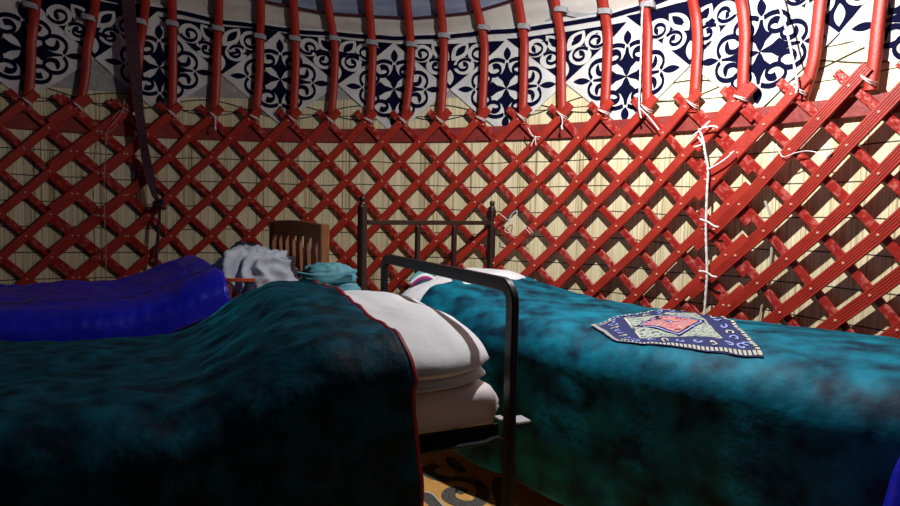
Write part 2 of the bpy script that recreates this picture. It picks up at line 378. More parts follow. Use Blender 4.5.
for ci in range(-1, 8):                      # navy triangles between the diamonds
    m0 = ci + 0.5
    if m0 < mlo or m0 > mhi: continue
    mb = MB(); H = 0.9*HV*1.0
    phi = pw(m0, mk, mp_); zt = ztop(phi) - pw(m0, mk, mz_); H = zt - (0.058 if m0 > 3 else 0.042); k = min(1.0, H/HV)
    X = 0.5*k
    tri_fill([(m0, 0.0), (m0 + X, H), (m0 - X, H)], FS, 0.003, mb, res=0.05)
    def T2(p, m0=m0): return (m0 + p[0]*0.5, p[1]*HV)
    W = 0.0048
    for s in (1, -1):
        A = T2((s*0.245, 0.50)); B = T2((s*0.50, 0.76))
        for c, rr in ((A, 0.185), (B, 0.185)):
            tri_fill([(c[0] + rr*0.5*cos(t*PI/12), c[1] + rr*HV*sin(t*PI/12)) for t in range(24)], FS, W + (0.0003 if c is B else 0), mb, res=0.025, mi=1)
        for c, a0, dr in (((s*0.245, 0.50), PI/2 - s*0.9, s), ((s*0.50, 0.76), PI/2 + s*1.4 + PI, -s)):
            sp = spiral(c, 0.165, a0, 1.2, dr, r1=0.22)
            stroke([Vector(T2(p)) for p in sp], lambda t: 0.017 + 0.012*sm(t, 0.6, 1.0), FS, 0.0062, mb)
    for s in (1, -1):
        tri_fill([T2(p) for p in leafpoly((s*0.175, 0.80), 0.46, 0.27, PI/2 - s*0.70)], FS, W + 0.0006 + s*0.0002, mb, res=0.025, mi=1)
    for s in (1, -1):
        tri_fill([T2(p) for p in leafpoly((s*0.19, 0.82), 0.28, 0.13, PI/2 - s*0.70)], FS, 0.0062, mb, res=0.04)
    tri_fill([T2(p) for p in leafpoly((0, 0.26), 0.34, 0.13, PI/2)], FS, W, mb, res=0.04, mi=1)
    mb.build('corner_applique', [NAVY, FRZ], frz, smooth=True)
mb = MB(); pts = []
for k in range(300):
    m = lerp(mlo, mhi, k/299); phi = pw(m, mk, mp_); pts.append(Vector((m, ztop(phi) - pw(m, mk, mz_) - 0.022)))
stroke(pts, 0.020, FS, 0.0070, mb); mb.build('border_stripe', NAVY, frz, smooth=True)

# ------------------------------------------------------------------ dark red hoop board behind the lattice top
def hoopz(phi): return 1.522 + 0.010*math.sin(phi*3) + (0.02 if phi > 1.0 else 0)*0
pts = [C3(2.6225, lerp(-1.15, 1.5, k/120), hoopz(lerp(-1.15, 1.5, k/120))) for k in range(121)]
nr = [C3(-1, lerp(-1.15, 1.5, k/120), 0) for k in range(121)]
mb = MB(); mb.sweep(pts, nr, rect(0.078, 0.012, 0.003)); tag(mb.build('hoop_board', DRED), 'dark red flat board running level behind the top of the lattice', 'hoop')

# ------------------------------------------------------------------ red lattice (three folding sections)
KI = [-30, -18, -17, -16, -14, -12, -11, -10, -8, -6, -4, -2, 0, 2, 4, 6, 8, 10, 12, 14, 20]
KP = [-1.085, -0.585, -0.5433, -0.4964, -0.406, -0.3203, -0.2836, -0.2383, -0.160, -0.0767, 0.0108, 0.0917, 0.1705, 0.256, 0.3402, 0.430, 0.5185, 0.598, 0.6849, 0.763, 1.013]
def phiM(i): return pw(i, KI, KP)
def phiR(i): return 0.0415*i + 0.9427
RF, RB = 2.586, 2.6055
Z0, DZ = 1.596, 0.11
def grooved(w_, t_):
    a, b = w_/2, t_/2; out = [(-a, b), (-a, -b)]          # ridges on the inner (negative) side
    k = 5
    for q in range(k):
        x0 = -a + w_*q/k; x1 = -a + w_*(q+1)/k
        out += [(x0 + 0.0014, -b), (x1 - 0.0014, -b)]
        if q < k-1: out += [(x1, -b + 0.003)]
    out += [(a, -b), (a, b)]
    return [p for i, p in enumerate(out) if i == 0 or p != out[i-1]]
def jcorr(j): return pw(j, [-1, 0, 2, 4, 5, 7, 8, 14], [-0.005, -0.004, -0.002, 0.005, 0.0055, 0.0, -0.0035, -0.01])
def lattice(label, ia, ib, pf, groove_from=None):
    gf = groove_from is not None
    root = empty('lattice_section', C3(2.6, pf((ia+ib)/2), 0), label, 'lattice')
    cnt = 0
    for fam in (1, -1):              # 1: '/' rods in front, -1: '\' rods behind
        r = RF if fam == 1 else RB
        for c in range(ia - 16, ib + 17):
            if c % 2: continue
            # node (i, j): fam 1 -> i + j = c ; fam -1 -> i - j = c
            jr = [-0.56] + [j/4 for j in range(-2, 58)]
            js = [j for j in jr if ia - 0.75 <= (c - j if fam == 1 else c + j) <= ib + 0.75]
            if len(js) < 6: continue
            pts = []; nr = []
            wob = 0.0025*nz(c*3.7, fam)
            for j in js:
                i = c - j if fam == 1 else c + j
                phi = pf(i) + (jcorr(j) if gf else 0); pts.append(C3(r + 0.002*nz(j*0.6, c), phi, Z0 - DZ*j + wob + 0.003*nz(j*0.4, c*1.3, fam*5))); nr.append(C3(1, phi, 0))
            mb = MB()
            wd = (0.043 if fam == 1 else 0.036)*(1 + 0.05*nz(c*1.9, fam*3))
            gr = fam == 1 and groove_from is not None and c >= groove_from
            pr_ = grooved(0.047, 0.016) if gr else rect(wd, 0.016, 0.004)
            if gr: nr = nr
            mb.sweep(pts, nr, pr_)
            if fam == 1:
                for j in range(0, 14):
                    i = c - j
                    if ia <= i <= ib:
                        pj = pf(i) + (jcorr(j) if gf else 0); p = C3(r, pj, Z0 - DZ*j); nn = -C3(1, pj, 0); t = Vector((0, 0, 1)); b = t.cross(nn)
                        R = [[p + nn*h + (b*cos(k*PI/4) + t*sin(k*PI/4))*q for k in range(8)] for q, h in ((0.006, 0.005), (0.006, 0.0095), (0.0035, 0.0125))]
                        mb.loft(R, 1)
            mb.build('lattice_rod', [RED if fam == 1 else RED2, RIVET], root)
            cnt += 1
    return root
lattice('red wooden lattice section left of the thin pink string, behind the blue sleeping bag', -26, -14, lambda i: phiM(i) + 0.004)
lattice('widest red wooden lattice section, in the middle behind both headboards', -16, 16, lambda i: phiM(i) - 0.006*sm(-i, 13, 16))
lattice('red wooden lattice section with grooved rods, right of the hanging white rope', -3, 13, phiR, groove_from=1)

# ------------------------------------------------------------------ roof poles
poles = [ # bottom px, tie y, mid (px,y), top px
 (-22, 86, (-17, 40), -10), (27, 94, (31, 45), 36), (78, 97, (87, 50), 96), (126, 101, (139, 50), 146), (172, 107, (173, 50), 172), (214, 109, (217, 50), 219),
 (255, 113, (260, 40), 261), (293, 114, (295.5, 40), 293.5), (331, 116, (335, 45), 327), (369.5, 117, (372.5, 45), 368), (404, 118, (411, 45), 406.5),
 (441, 116, (444, 45), 440), (482, 115, (484.5, 40), 475), (523, 113, (524.5, 40), 518), (563, 110, (561.5, 38), 555), (605, 108, (608.5, 38), 603),
 (648, 104, (648, 38), 644), (694, 98, (698, 40), 693), (743, 90, (745.5, 35), 741), (803, 88, (816, 45), 821), (872, 74, (877.5, 35), 882), (940, 60, (945, 30), 950)]
ordn = ['', 'first', 'second', 'third', 'fourth', 'fifth', 'sixth', 'seventh', 'eighth', 'ninth', 'tenth', 'eleventh', 'twelfth', 'thirteenth', 'fourteenth', 'fifteenth', 'sixteenth', 'seventeenth', 'eighteenth', 'nineteenth', 'twentieth']
tiepts = []
def pole_phi(px, y):
    R = 2.60
    for _ in range(6):
        ph, z = cyl(px, y, R); R = rpole(z)
    return ph, z
for k, (b, ty, mid, top) in enumerate(poles):
    pb = pole_phi(b, ty + 2)[0]; pm, zm = pole_phi(*mid); pt, zt = pole_phi(top, 0)
    pts = []; nr = []
    for q in range(34):
        z = lerp(1.572, 2.95, q/33)
        if z < zm: ph = lerp(pb, pm, sin(PI/2*max(0, (z-1.58)/(zm-1.58))))
        elif z < zt: ph = lerp(pm, pt, (z - zm)/(zt - zm))
        else: ph = pt
        pts.append(C3(rpole(z) - 0.004, ph, z)); nr.append(C3(1, ph, 0.3 if z > 2.1 else 0))
    mb = MB(); hw = 0.045 + 0.003*nz(k*2.3)
    e = 0.007
    mb.sweep(pts, nr, [(x*1.0, o) for x, o in rect(hw, 0.026, e)])
    side = 'left' if k in (0,) else ''
    if k == 0: lab = 'red roof pole just past the left frame edge'
    elif k == len(poles)-1: lab = 'red roof pole just past the right frame edge'
    elif k <= 10: lab = '%s bent red roof pole counted from the left, tied to a lattice crossing' % ordn[k]
    else: lab = '%s bent red roof pole counted from the right, tied to a lattice crossing' % ordn[len(poles)-1-k]
    tag(mb.build('roof_pole', RED, smooth=True, sharp=0.9), lab, 'pole', 'bent roof poles')
    tiepts.append((pb, Z0 - 0.0, k))
# string ties at the pole feet
for pb, z, k in tiepts:
    if k in (0, len(poles)-1): continue
    mb = MB(); pole_r = 2.594
    def loop(ang, dz, aw, tl, rr=0.0028):
        pts = []
        for q in range(20):
            a = 2*PI*q/20; along = cos(a)*aw; out = sin(a)
            s = along*cos(ang); h = along*sin(ang)
            rad = pole_r - (0.034 if out > 0 else -0.020)*abs(out)**0.5
            pts.append(C3(rad, pb + s/2.6, z + dz + h))
        mb.tube(pts, rr, 6, closed=True)
    sg = -1 if k % 3 else -0.6
    loop(0.75*sg, 0.010, 0.029, 0, 0.0024); loop(0.6*sg, 0.016, 0.028, 0, 0.0024)
    if k in (5, 14):
        l = 0.05 + 0.03*random.random()
        p0 = C3(2.556, pb + 0.004, z + 0.0)
        pts = smooth_path([p0, p0 + Vector((0.006, -0.004, -l*0.5)), p0 + Vector((0.002, -0.003, -l))], 5)
        mb.tube(pts, 0.003, 6); mb.tube([pts[-1] + Vector((0, 0, 0.008)), pts[-1] + Vector((0.004, 0, -0.012))], 0.0055, 6)
    if k <= 10: lab = 'string tie knotted at the foot of the %s roof pole from the left' % ordn[k]
    else: lab = 'string tie knotted at the foot of the %s roof pole from the right' % ordn[len(poles)-1-k]
    tag(mb.build('string_tie', PSTRING if k in (3,) else STRING, smooth=True), lab, 'string', 'ties at the pole feet')

# grey woven tape running along the poles above the frieze
tp = [(-25, -4), (30, 6), (60, 14), (88, 18), (140, 22), (172, 24), (218, 29), (260, 37), (295, 39), (335, 39), (372, 43), (412, 45), (444, 36), (484, 28), (524, 27), (561, 10), (605, 12), (648, 5), (694, -6)]
TPX = []
for px, py in tp: TPX.append(pole_phi(px, py))
pts = []; 
for k in range(len(TPX)-1):
    for q in range(6):
        t = q/6; ph = lerp(TPX[k][0], TPX[k+1][0], t); z = lerp(TPX[k][1], TPX[k+1][1], t) - 0.012*sin(PI*t)
        pts.append((ph, z, 4*t*(1-t)))
mb = MB()
P3 = [C3(rpole(z) + lerp(0.024, 0.034, b), ph, z) for ph, z, b in pts]
mb.sweep(P3, [C3(-1, ph, 0) for ph, z, b in pts], rect(0.026, 0.004, 0.001))
root = empty('woven_tape', C3(2.6, 0.1, 2.0), 'grey woven tape strung along the roof poles over the frieze top', 'tape')
mb.build('tape_run', TAPE, root, smooth=True)
for k, (ph, z) in enumerate(TPX[1:-1]):
    if k == 1: continue
    mb = MB(); c = C3(rpole(z) - 0.004, ph, z); rad = C3(1, ph, 0); tn = Vector((cos(ph), -sin(ph), 0))
    R = []
    for q in range(16):
        a = 2*PI*q/16; ex = 0.031*(abs(cos(a))**0.6)*(1 if cos(a) > 0 else -1); ey = 0.021*(abs(sin(a))**0.6)*(1 if sin(a) > 0 else -1)
        p = c + tn*ex + rad*ey + Vector((0, 0, -0.006*cos(a)))
        o = (tn*ex + rad*ey).normalized()
        R.append([p + Vector((0, 0, -0.012)), p + o*0.003 + Vector((0, 0, -0.013)), p + o*0.004, p + o*0.003 + Vector((0, 0, 0.013)), p + Vector((0, 0, 0.012))])
    mb.loft(R, 0, closed=True)
    mb.build('tape_loop', TAPE, root, smooth=True)

# dark crossing cords on the reed above the hoop board
mb = MB()
for s in (1, -1):
    pts = []
    for k in range(260):
        ph = lerp(-0.75, 1.3, k/259); a = (ph - 0.0)/0.165*2*PI/2
        base = pw(ph, [-0.75, -0.1, 0.5, 0.9, 1.2], [1.665, 1.655, 1.655, 1.70, 1.73])
        pts.append(C3(2.637, ph, base + s*0.042*sin(a)))
    mb.tube(pts, 0.0030, 5)
tag(mb.build('crossed_cord', DCORD), 'dark thin cords crossing in loops on the reed below the frieze', 'cord')

# ------------------------------------------------------------------ hanging cords and straps
def cpath(pp, r): return [C3(r, *cyl(x, y, r)) for x, y in pp]
def rope(name, label, pp, r, rad, m, wraps=(), extra=()):
    mb = MB(); pts = smooth_path(cpath(pp, r), 8); 
    # two-strand twist
    for s in (0, PI):
        tw = []
        for i, p in enumerate(pts):
            for_ = i*1.3 + s; tw.append(p + Vector((cos(for_), 0.2*cos(for_), 0.0))*rad*0.45 + Vector((0, 1, 0))*sin(for_)*rad*0.45)
        mb.tube(tw, rad*0.75, 6)
    for wp in wraps: mb.tube(smooth_path(cpath(wp, r - 0.004), 5), rad*0.8, 6)
    return tag(mb.build(name, m, smooth=True), label, 'rope')
rope('hanging_rope', 'white twisted rope hanging down the right lattice joint to the bed', [(699, 129), (703, 140), (705, 152), (708, 169), (707, 190), (706, 221), (706, 240), (707, 272), (706, 290), (704, 318)], 2.548, 0.0052, STRING,
     wraps=[[(707, 170), (718, 164), (728, 157), (734, 151)], [(700, 219), (708, 222), (714, 226), (719, 227)], [(699, 271), (706, 272), (712, 276), (717, 277)], [(690, 138), (699, 131), (710, 121)], [(698, 137), (702, 144), (694, 147)], [(703, 128), (713, 126), (718, 128)]])
rope('hanging_rope', 'thin white rope hanging over the frieze diamond nearest the right edge', [(776, -8), (779, 5), (785, 25), (790, 45), (795, 70), (797, 86), (796, 93)], 2.55, 0.0042, STRING)
rope('hanging_rope', 'white rope hanging beside the fifth roof pole from the right', [(644, 0), (642, 15), (641, 50), (640, 80), (639, 105), (641, 118)], 2.546, 0.0042, STRING, wraps=[[(640, 108), (648, 116), (656, 126), (659, 130)]])
rope('hanging_rope', 'thin pinkish string hanging down the left lattice joint', [(124, 100), (122, 112), (112, 125), (107, 132), (105, 160), (104, 190), (105, 230), (106, 258), (105, 290)], 2.548, 0.0022, PSTRING,
     wraps=[[(90, 168), (98, 172), (105, 173), (110, 174)], [(92, 214), (100, 216), (108, 217), (112, 216)], [(92, 256), (100, 259), (108, 259)], [(113, 120), (118, 112), (128, 108), (124, 101)], [(96, 130), (104, 134), (112, 130), (118, 124)]])
rope('string_loop', 'thin white string loop with loose end on the lattice right of the headboard', [(503, 216), (508, 220), (515, 219), (517, 211), (512, 214), (508, 223), (505, 231), (510, 233)], 2.55, 0.0022, STRING, wraps=[[(525, 228), (531, 234)], [(528, 227), (533, 233)], [(499, 213), (504, 217)]])
rope('string_loop', 'short white string bow on the lattice high above the right bed headboard', [(528, 128), (533, 136), (540, 137), (535, 138), (531, 146)], 2.55, 0.003, STRING, wraps=[[(535, 136), (536, 145)]])
rope('string_loop', 'white wire loop lying across lattice rods near the right edge', [(776, 144), (780, 153), (784, 157), (795, 153), (806, 151), (815, 152), (824, 155), (831, 151), (826, 158)], 2.565, 0.0026, STRING)
rope('string_loop', 'grey wire curving on the reed mat below the white wire loop', [(779, 174), (790, 176), (800, 178), (812, 177)], 2.65, 0.003, STRING)
for pp, lab in (([(765, 201), (768, 210), (771, 219)], 'short pale twig end poking out beside the hanging white rope'), ([(772, 245), (770, 265), (763, 300), (759, 322)], 'long pale twig leaning behind rods above the embroidered blanket')):
    mb = MB(); mb.tube(smooth_path(cpath(pp, 2.625), 5), lambda t: 0.006 - 0.002*t, 6); tag(mb.build('twig', CREAM), lab, 'twig')
# maroon woven strap at the left
mb = MB(); root = empty('woven_strap', C3(2.5, *cyl(150, 285, 2.54)), 'dark maroon woven strap hanging knotted in front of the lattice at left', 'strap')
pp = cpath([(128, -25), (128, -5), (130, 20), (133, 50), (136, 80), (139, 110), (143, 140), (148, 168), (154, 192), (158, 202)], 2.535)
pts = smooth_path(pp, 6); nn = [C3(-1, math.atan2(p.x, p.y), 0) for p in pts]
R = []; m_ = len(pts)
for i, p in enumerate(pts):
    t = (pts[min(i+1, m_-1)] - pts[max(i-1, 0)]).normalized(); b = t.cross(nn[i]).normalized(); f = i/(m_-1); wd = 0.032*(1 - sm(f, 0.8, 1)*0.6)*(1 - 0.3*sm(f, 0.35, 0.6)) + 0.003*nz(i*0.5)
    tw = 0.5*nz(i*0.12, 4); bb = (b*cos(tw) + nn[i]*sin(tw))
    R.append([p - bb*wd, p - bb*wd + nn[i]*0.005, p + bb*wd + nn[i]*0.005, p + bb*wd])
mb.loft(R); mb.build('strap_band', MAROON, root, smooth=True)
mb = MB()
c = C3(2.528, *cyl(159, 203, 2.53))
for q in range(3):
    pts = [c + Vector((0.028*cos(a + q), 0.014*sin(a*1.0), 0.016*sin(a + q*1.5))) for a in [2*PI*k/14 for k in range(14)]]
    mb.tube(pts, 0.008, 7, closed=True)
mb.build('knot', MAROON, root, smooth=True)
mb = MB(); mb.tube(smooth_path(cpath([(160, 205), (159, 225), (157, 250), (156, 270), (156, 292)], 2.535), 5), 0.009, 7)
mb.tube(smooth_path(cpath([(160, 205), (163, 209), (166, 207)], 2.525), 4), 0.008, 6)
mb.build('loose_tail', MAROON, root, smooth=True)

# ------------------------------------------------------------------ beds
class Frame:
    """bed frame: a along the bed from the head, b across from the rear side to the front, z up"""
    def __init__(s, hr, hf, length):
        s.hr = Vector((hr[0], hr[1], 0)); s.hf = Vector((hf[0], hf[1], 0)); s.w = (s.hf - s.hr).length; s.L = length
        s.b = (s.hf - s.hr).normalized(); s.a = Vector((s.b.y, -s.b.x, 0))
        if s.a.dot(Vector(s.hint())) < 0: s.a = -s.a
    def hint(s): return (0, -1, 0)
    def P(s, a, b, z): return s.hr + s.a*a + s.b*b + Vector((0, 0, z))

def blanket_fn(F, a0, a1, top, hangR, hangF, rad=0.07, crown=0.02, out=0.02, seed=0, fold=0.03, edge=None, wrk=1.0, b0=0.0, b1=None):
    W = (F.w if b1 is None else b1) - b0
    hr = hangR - rad; hf = hangF - rad; q1 = rad*PI/2; fl = W - 2*rad
    L = hr + q1 + fl + q1 + hf
    def fn(u, v):
        d = v*L
        if d < hr: b, dz, drop, nb = -out, -(hangR - d), (hr - d), -1
        elif d < hr + q1:
            t = (d - hr)/rad; b, dz, drop, nb = -out + (rad + out)*(1 - cos(t)), -rad*(1 - sin(t)), 0, 0
        elif d < hr + q1 + fl: b, dz, drop, nb = rad + (d - hr - q1), 0, 0, 0
        elif d < hr + 2*q1 + fl:
            t = (d - hr - q1 - fl)/rad; b, dz, drop, nb = W - rad + (rad + out)*sin(t), -rad*(1 - cos(t)), 0, 0
        else: b, dz, drop, nb = W + out, -rad - (d - hr - 2*q1 - fl), d - hr - 2*q1 - fl, 1
        a = lerp(a0, a1, u)
        if edge: a = lerp(a0 + edge(v), a1, u)
        bb = max(0, min(1, b/W)); cr = crown*sin(PI*bb)
        z = top(a, bb) + cr + dz
        if nb == 0:
            z += wrk*(0.011*nz(a*4 + seed, b*5, seed) + 0.006*nz(a*12, b*14 + seed, 3) + 0.003*nz(a*30, b*30, seed))
        else:
            b += nb*(0.35*drop*0.12 + fold*min(1, drop/0.25)*nz(a*5 + seed, drop*0.8, seed*2)); z += 0.01*nz(a*4, drop*4, seed)
            a += 0.012*nz(a*6, drop*6, seed + 4)
        b = b + b0
        return F.P(a, b, max(z, 0.012))
    return fn
def pillow(F, a0, a1, b0, b1, zb, h, name, m, parent, tilt=0.0, seed=0, pinch=0.22, up=0.62, lift=0.0):
    mb = MB(); N = 36
    def f(u, v, s):
        x = 2*u - 1; y = 2*v - 1
        e = (1 - abs(x)**4)*(1 - abs(y)**2.6); t = max(0, e)**0.45
        k = math.sqrt(1 - 0.36*y*y); ky = math.sqrt(1 - 0.36*x*x)
        X = x*k; Y = y*ky
        a = lerp(a0, a1, (X+1)/2); b = lerp(b0, b1, (Y+1)/2)
        z = zb + h*(1-up) + (h*up*t if s > 0 else -h*(1-up)*t)
        z += lift*(1 - (Y+1)/2) + tilt*(1 - (X+1)/2) + (0.012*nz(a*7 + seed, b*6, 1) + 0.006*nz(a*22, b*9 + seed, 2))*t*(1 if s > 0 else 0.2)
        return F.P(a, b, z)
    gridmesh(lambda u, v: f(u, v, 1), N, N, mb); gridmesh(lambda u, v: f(u, v, -1), N, N, mb)
    bm_weld = mb
    o = bm_weld.build(name, m, parent, smooth=True, sharp=2.5)
    bm = bmesh.new(); bm.from_mesh(o.data); bmesh.ops.remove_doubles(bm, verts=bm.verts, dist=0.0004); bmesh.ops.recalc_face_normals(bm, faces=bm.faces)
    for e in bm.edges: e.smooth = True
    bm.to_mesh(o.data); bm.free()
    return o
def softbox(F, a0, a1, b0, b1, z0, z1, name, m, parent, rad=0.04, seed=0):
    mb = MB(); n = 60; R = []
    for i in range(n+1):
        a = lerp(a0, a1, i/n); e = min(a - a0, a1 - a); ins = rad*(1 - math.sqrt(max(0, 1 - (1 - min(1, e/rad))**2))) if e < rad else 0
        ring = []
        bb0, bb1, zz0, zz1 = b0 + ins, b1 - ins, z0 + ins*0.8, z1 - ins*0.8; r = rad*0.95
        for cx, cz, st in ((bb1 - r, zz1 - r, 0), (bb0 + r, zz1 - r, PI/2), (bb0 + r, zz0 + r, PI), (bb1 - r, zz0 + r, 1.5*PI)):
            for q in range(7):
                t = st + q*PI/12; x = cx + r*cos(t); z = cz + r*sin(t)
                w_ = 0.004*nz(a*9, x*9, z*20 + seed)
                ring.append(F.P(a, x + w_, z + w_))
        R.append(ring)
    # widen ends so the first ring is not degenerate
    mb.loft(R)
    return mb.build(name, m, parent, smooth=True, sharp=1.3)
def bar(F, p, q, w_, t_, mb, bev=0.003, side=None):
    P, Q = F.P(*p), F.P(*q); d = (Q - P); L = d.length; d.normalize()
    s = side or (Vector((0, 0, 1)) if abs(d.z) < 0.9 else F.a)
    s = (s - d*s.dot(d)).normalized()
    mb.box((P + Q)/2, L, w_, t_, ax=d, ay=s.cross(d)*1.0, az=s, bev=bev)

# ---- near bed
class FN(Frame):
    def hint(s): return (-1, -0.4, 0)
F1 = FN((0.490, 1.290), (0.883, 0.463), 1.90)
W1 = F1.w
bed = empty('iron_bed', F1.P(0.95, W1/2, 0), 'near black iron bed frame whose bent tube headboard stands at the centre', 'bed')
def arch(F, a, ztop_, parent, name):
    mb = MB(); r = 0.045; pts = [F.P(a, 0, 0.012), F.P(a, 0, 0.3), F.P(a, 0, ztop_ - r)]
    for q in range(1, 6): t = q/6*PI/2; pts.append(F.P(a, r*(1 - cos(t)), ztop_ - r + r*sin(t)))
    pts += [F.P(a, r, ztop_), F.P(a, F.w/2, ztop_), F.P(a, F.w - r, ztop_)]
    for q in range(1, 6): t = q/6*PI/2; pts.append(F.P(a, F.w - r + r*sin(t), ztop_ - r*(1 - cos(t))))
    pts += [F.P(a, F.w, ztop_ - r), F.P(a, F.w, 0.3), F.P(a, F.w, 0.012)]
    mb.sweep(pts, [F.a]*len(pts), rect(0.034, 0.020, 0.003)); return mb.build(name, IRON, parent, smooth=True, sharp=0.5)
arch(F1, 0.0, 0.925, bed, 'headboard'); arch(F1, 1.92, 0.80, bed, 'footboard')
for b_ in (0.0, W1):
    mb = MB(); s = 1 if b_ == 0 else -1
    bar(F1, (0.02, b_ + s*0.004, 0.556), (1.90, b_ + s*0.004, 0.556), 0.036, 0.006, mb, 0.001)
    bar(F1, (0.02, b_ + s*0.020, 0.570), (1.90, b_ + s*0.020, 0.570), 0.005, 0.036, mb, 0.001)
    mb.build('side_rail', IRON, bed)
for b_, s in ((0.0, 1), (W1, -1)):
    mb = MB(); mb.box(F1.P(-0.035, b_ + s*0.012, 0.592), 0.040, 0.045, 0.006, ax=F1.a, ay=F1.b, az=(0, 0, 1), bev=0.002)
    mb.box(F1.P(0.0, b_ + s*0.045, 0.590), 0.018, 0.03, 0.005, ax=F1.a, ay=F1.b, az=(0, 0, 1), bev=0.001)
    tag(mb.build('corner_bracket', STEEL, bed), 'bare grey steel bracket plate')
mb = MB()
for k in range(9): bar(F1, (0.12 + 0.21*k, 0.02, 0.566), (0.12 + 0.21*k, W1 - 0.02, 0.566), 0.006, 0.03, mb, 0.001)
mb.build('bed_slat_rack', IRON, bed)
tag(softbox(F1, 0.0, 1.89, 0.02, W1 - 0.018, 0.578, 0.678, 'mattress', SHEET, None, rad=0.034), 'white sheeted mattress on the near iron bed, its end showing under pillows', 'mattress')
tag(pillow(F1, -0.022, 0.46, 0.10, W1 + 0.012, 0.672, 0.066, 'pillow', WHITE, None, seed=3, up=0.6), 'flat white pillow lying underneath the plump one on the near bed', 'pillow', 'white pillows on the near bed')
tag(pillow(F1, -0.030, 0.47, 0.02, W1 + 0.025, 0.690, 0.116, 'pillow', WHITE, None, seed=8, up=0.62, lift=0.045), 'large plump white pillow on top, partly under the near teal blanket', 'pillow', 'white pillows on the near bed')
def top1(a, bb): return 0.700 + (0.144 - 0.035*sm(bb, 0.45, 0.95))*(1 - sm(a, 0.40, 0.74)) + 0.004*sin(a*6)
edge1 = lambda v: 0.014*nz(v*14, 2) - 0.035*sm(v, 0.55, 0.8)
fnb = blanket_fn(F1, 0.285, 1.90, top1, 0.30, 0.62, rad=0.095, crown=0.006, out=0.02, seed=5, edge=edge1, wrk=1.2)
blk = empty('velvet_blanket', F1.P(1.0, W1/2, 0.1), 'dark teal velvet blanket with crimson piping draped over the near bed', 'blanket')
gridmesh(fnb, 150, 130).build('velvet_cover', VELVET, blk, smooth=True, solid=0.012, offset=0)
mb = MB(); mb.tube([fnb(0, k/90) - F1.a*0.004 + Vector((0, 0, 0.002)) for k in range(91)], lambda t: 0.0075 + 0.002*nz(t*30), 8)
tag(mb.build('piping', PIPING, blk, smooth=True), 'crimson piping along the head edge')

# ---- right bed
class FR(Frame):
    def hint(s): return (0.7, -0.7, 0)
F2 = FR((0.955, 2.405), (0.335, 1.800), 2.02)
W2 = F2.w
bed2 = empty('metal_bed', F2.P(1.0, W2/2, 0), 'brown metal bed with knobbed headboard posts standing against the lattice at right', 'bed')
for b_ in (0.0, W2):
    mb = MB(); bar(F2, (0, b_, 0.012), (0, b_, 1.126), 0.038, 0.038, mb, 0.008); mb.build('headboard_post', IRONB, bed2)
    mb = MB(); mb.lathe(F2.P(0, b_, 1.126), [(0.016, 0), (0.015, 0.008), (0.010, 0.012), (0.014, 0.020), (0.015, 0.028), (0.011, 0.036), (0.004, 0.039)]); mb.build('knob', IRONB, bed2, smooth=True, sharp=1.0)
mb = MB(); bar(F2, (0, 0.02, 1.045), (0, W2 - 0.02, 1.045), 0.028, 0.022, mb); mb.build('headboard_rail', IRONB, bed2)
mb = MB(); bar(F2, (0, 0.02, 0.60), (0, W2 - 0.02, 0.60), 0.028, 0.022, mb); mb.build('headboard_rail', IRONB, bed2)
for b_ in (0.285, 0.535):
    mb = MB(); bar(F2, (0, b_, 0.612), (0, b_, 1.032), 0.024, 0.020, mb); mb.build('headboard_bar', IRONB, bed2)
W2B = W2 - 0.075
for b_ in (0.03, W2B - 0.06):
    mb = MB(); bar(F2, (0.0, b_, 0.44), (2.0, b_, 0.44), 0.05, 0.02, mb); mb.build('side_rail', IRONB, bed2)
for b_ in (0.03, W2B - 0.06):
    mb = MB(); bar(F2, (2.01, b_, 0.012), (2.01, b_, 0.54), 0.04, 0.04, mb, 0.006); mb.build('leg', IRONB, bed2)
mb = MB(); mb.box(F2.P(1.0, W2B/2 - 0.02, 0.458), 1.96, W2B - 0.14, 0.014, ax=F2.a, ay=F2.b, az=(0, 0, 1)); mb.build('base_board', IRONB, bed2)
tag(softbox(F2, 0.04, 1.98, 0.03, W2B - 0.035, 0.466, 0.562, 'mattress', SHEET, None), 'sheeted mattress under the bright teal blanket on the right bed', 'mattress')
tag(pillow(F2, 0.025, 0.42, 0.03, W2 - 0.06, 0.566, 0.205, 'pillow', WHITE, None, seed=13, up=0.66, lift=0.08), 'white pillow peeping from the right bed beneath its knobbed headboard', 'pillow')
def top2(a, bb):
    z = pw(a, [0, 0.15, 0.30, 0.5, 0.75, 1.2, 1.65, 2.02, 2.3], [0.790, 0.790, 0.782, 0.742, 0.710, 0.700, 0.712, 0.712, 0.710])
    return z - 0.012*sm(bb, 0.55, 1.0)
edge2 = lambda v: 0.17*(1 - sm(v, 0.25, 0.36)) + 0.17*sm(v, 0.44, 0.52) + 0.012*nz(v*13, 7)
fn2 = blanket_fn(F2, 0.13, 2.06, top2, 0.22, 0.56, rad=0.12, crown=0.012, out=0.02, seed=11, edge=edge2, wrk=1.0, fold=0.02, b1=W2B)
blk2 = empty('velvet_blanket', F2.P(1.0, W2/2, 0.06), 'bright teal velvet blanket with an embroidered diamond on the right bed', 'blanket')
gridmesh(fn2, 170, 130).build('velvet_cover', VELVETR, blk2, smooth=True, solid=0.012, offset=0)
